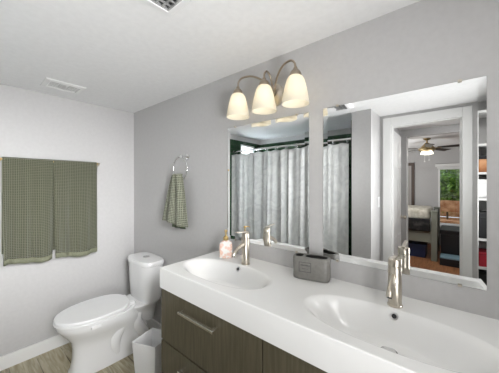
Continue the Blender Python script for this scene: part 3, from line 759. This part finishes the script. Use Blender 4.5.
obj('case_body', bx(2.42, 2.74, -4.42, -4.12, FZ, .10, bev=.012), BLACK, lb); obj('case_lid', bx(2.425, 2.735, -4.415, -4.125, .10, .125, bev=.006), mat('pale_blue', (.20, .32, .38), .4), lb)
# picture
pc = thing('framed_picture', 'tall dark wood framed picture on the bedroom wall left of the window', 'picture', (1.77, -5.83, 1.28))
bm = NB()
for a in ((1.58, 1.88, 1.80, 1.87), (1.58, 1.88, .72, .79), (1.58, 1.64, .79, 1.80), (1.82, 1.88, .79, 1.80)): box(bm, a[0], a[1], -5.829, -5.80, a[2], a[3])
obj('frame', bm, mat('walnut', (.06, .032, .018), .4), pc); obj('picture_mat', bx(1.64, 1.82, -5.828, -5.815, .79, 1.80), mat('picture_mat', (.38, .36, .34), .6), pc)
# roller blind
rb = thing('roller_blind', 'white rolled-up blind across the top of the bedroom window', 'blind', (2.72, -5.79, 1.78))
obj('headbox', bx(2.28, 3.2, -5.829, -5.755, 1.745, 1.815, bev=.01), TRIM, rb); obj('bottom_bar', bx(2.31, 3.17, -5.80, -5.785, 1.715, 1.744), TRIM, rb)
# ceiling fan
FXc, FYc = 2.262, -3.85
cf = thing('ceiling_fan', 'antique brass ceiling fan with dark blades and lit lamp in the bedroom', 'fan', (FXc, FYc, CH))
bm = NB(); lathe(bm, [(.055, 0), (.055, -.012), (.030, -.030), (.012, -.034), (.012, -.07)], (FXc, FYc, CH), 24, True, True); obj('canopy', bm, BRONZE, cf, smooth=True)
bm = NB(); lathe(bm, [(.014, -.07), (.035, -.085), (.06, -.115), (.10, -.15), (.118, -.175), (.118, -.20), (.09, -.213), (.05, -.218)], (FXc, FYc, CH), 36, True, True); obj('motor_housing', bm, BRONZE, cf, smooth=True)
BLD = mat('dark_blade', (.02, .014, .010), .5)
for k in range(5):
    a = math.radians(10+72*k); rm = Matrix.Rotation(a, 3, 'Z'); tl_ = Matrix.Rotation(math.radians(12), 3, 'X')
    bm = NB(); box(bm, .15, .56, -.055, .055, -.003, .003, bev=.002)
    for v in bm.verts:
        k2 = (v.co.x-.15)/.41; v.co.y *= (.7+.35*k2); v.co = tl_ @ v.co; v.co = rm @ v.co; v.co += Vector((FXc, FYc, CH-.165))
    bl = obj('blade', bm, BLD, cf)
    bm = NB(); box(bm, .10, .20, -.015, .015, -.006, -.002)
    for v in bm.verts: v.co = rm @ (tl_ @ v.co); v.co += Vector((FXc, FYc, CH-.165))
    obj('blade_iron', bm, BRONZE, bl)
FL = emis('fan_glass_lit', (1, .93, .78), 3.0)
for k in range(3):
    a = 2*PI*k/3+.5; x, y = FXc+.055*math.cos(a), FYc+.055*math.sin(a)
    bm = NB(); lathe(bm, [(.018, -.213), (.028, -.222), (.038, -.245), (.042, -.268)], (x, y, CH), 20, True, True); obj('lamp_glass', bm, FL, cf, smooth=True)
for (dx, l) in ((-.03, .16), (.03, .14)):
    bm = NB(); cyl(bm, (FXc+dx, FYc+.02, CH-.215), (FXc+dx, FYc+.02, CH-.215-l), .0025, n=8); cyl(bm, (FXc+dx, FYc+.02, CH-.215-l-.02), (FXc+dx, FYc+.02, CH-.215-l), .007, n=10); obj('pull_chain', bm, TRIM, cf)

# ================================================================== GARDEN BEYOND THE WINDOW
struct('ground', bx(-1, 7, -10.5, -5.95, FZ-.3, FZ-.25), noisy(mat('earth', (.25, .18, .1), .9), (.2, .15, .09), (.35, .28, .18), ns=6))
def bush(x, y, z, r, label, seed):
    bm = NB(); rnd = random.Random(seed)
    for _ in range(3500):
        a = rnd.uniform(0, 2*PI); c = rnd.uniform(-1, 1); q = r*rnd.uniform(.55, 1); s = math.sqrt(1-c*c)
        p = Vector((x+q*s*math.cos(a), y+q*s*math.sin(a), z+q*c*1.1)); d = Vector((rnd.uniform(-1, 1), rnd.uniform(-1, 1), rnd.uniform(-.6, 1))).normalized(); e = d.orthogonal().normalized()
        l, w = rnd.uniform(.08, .14), rnd.uniform(.03, .05)
        vs_ = [bm.verts.new(p+v) for v in (d*l, e*w, -d*l*.4, -e*w)]; bm.faces.new(vs_)
    t = thing('garden_bush', label, 'bush', (x, y, FZ-.25), 'bushes outside the bedroom window')
    obj('foliage', bm, FOLI, t); obj('stem', cy((x, y, FZ-.25), (x, y, z), .03, .02, n=10), mat('bark', (.15, .09, .05), .9), t)
bush(2.45, -8.1, 1.10, .50, 'leafy green bush outside the bedroom window, on the left', 1)
bush(3.50, -8.0, 1.15, .50, 'leafy green bush outside the bedroom window, on the right', 2)
bush(3.0, -10.0, 2.2, 1.05, 'tall bright green bush outside, behind the other bushes', 3)
gf_ = thing('garden_fence', 'orange-brown wooden fence outside the bedroom window', 'fence', (3, -9, FZ-.25))
for k in range(4): obj('fence_board', bx(1.0, 5.2, -9.02, -8.98, FZ-.25+k*.19, FZ-.25+k*.19+.17), BRICK, gf_)
for k in range(5): obj('fence_post', bx(1.0+k, 1.1+k, -8.97, -8.88, FZ-.25, .62), BRICK, gf_)
gt = thing('garden_table', 'orange-brown wooden bench outside the bedroom window', 'bench', (2.75, -7.0, FZ-.25))
obj('seat', bx(2.2, 3.3, -7.2, -6.8, .36, .42), BRICK, gt); obj('backrest', bx(2.2, 3.3, -7.26, -7.21, .62, .92), BRICK, gt)
for x in (2.22, 3.22):
    obj('leg', bx(x, x+.06, -6.88, -6.82, FZ-.25, .36), BRICK, gt); obj('leg', bx(x, x+.06, -7.25, -7.19, FZ-.25, .92), BRICK, gt)

# ================================================================== OPEN SHELF beside the doorway (shows in the mirror's bevelled edge)
sh = thing('shelf_unit', 'tall narrow white open shelf right of the doorway, glimpsed at the mirror edge', 'shelf', (3.145, -1.71, FZ))
QX0, QX1, QY0, QY1 = 2.985, 3.305, -1.832, -1.60
for x in (QX0, QX1-.018): obj('side_panel', bx(x, x+.018, QY0, QY1, FZ, 2.0, bev=.002), TRIM, sh)
SHZ = [.08, .50, .66, .90, 1.24, 1.46, 1.70, 1.98]
for z in SHZ: obj('shelf_board', bx(QX0+.018, QX1-.018, QY0, QY1, z, z+.018), TRIM, sh)
def item(name, label, cat, x0, x1, z, h, m, lidm=None):
    t = thing(name, label, cat, ((x0+x1)/2, -1.70, z+.018))
    obj('body', bx(x0, x1, -1.80, -1.62, z+.0185, z+.018+h*.8, bev=.006), m, t)
    obj('lid', bx(x0-.002, x1+.002, -1.802, -1.618, z+.018+h*.8, z+.018+h, bev=.004), lidm or m, t)
REDP = mat('red_box', (.45, .02, .04), .5)
item('storage_box', 'black box on the white shelf near its foot', 'box', 3.008, 3.282, .50, .12, BLACK)
item('storage_box', 'red box on the white shelf, above the lowest black box', 'box', 3.010, 3.27, .66, .12, REDP)
item('storage_box', 'tall black box at mid height on the white shelf', 'box', 3.008, 3.282, .90, .22, BLACK)
item('storage_box', 'white box on the white shelf, above the tall black box', 'box', 3.008, 3.282, 1.24, .16, PLAST, TRIM)
item('storage_box', 'orange-brown box with black lid, high on the white shelf', 'box', 3.010, 3.27, 1.46, .14, BRICK, BLACK)
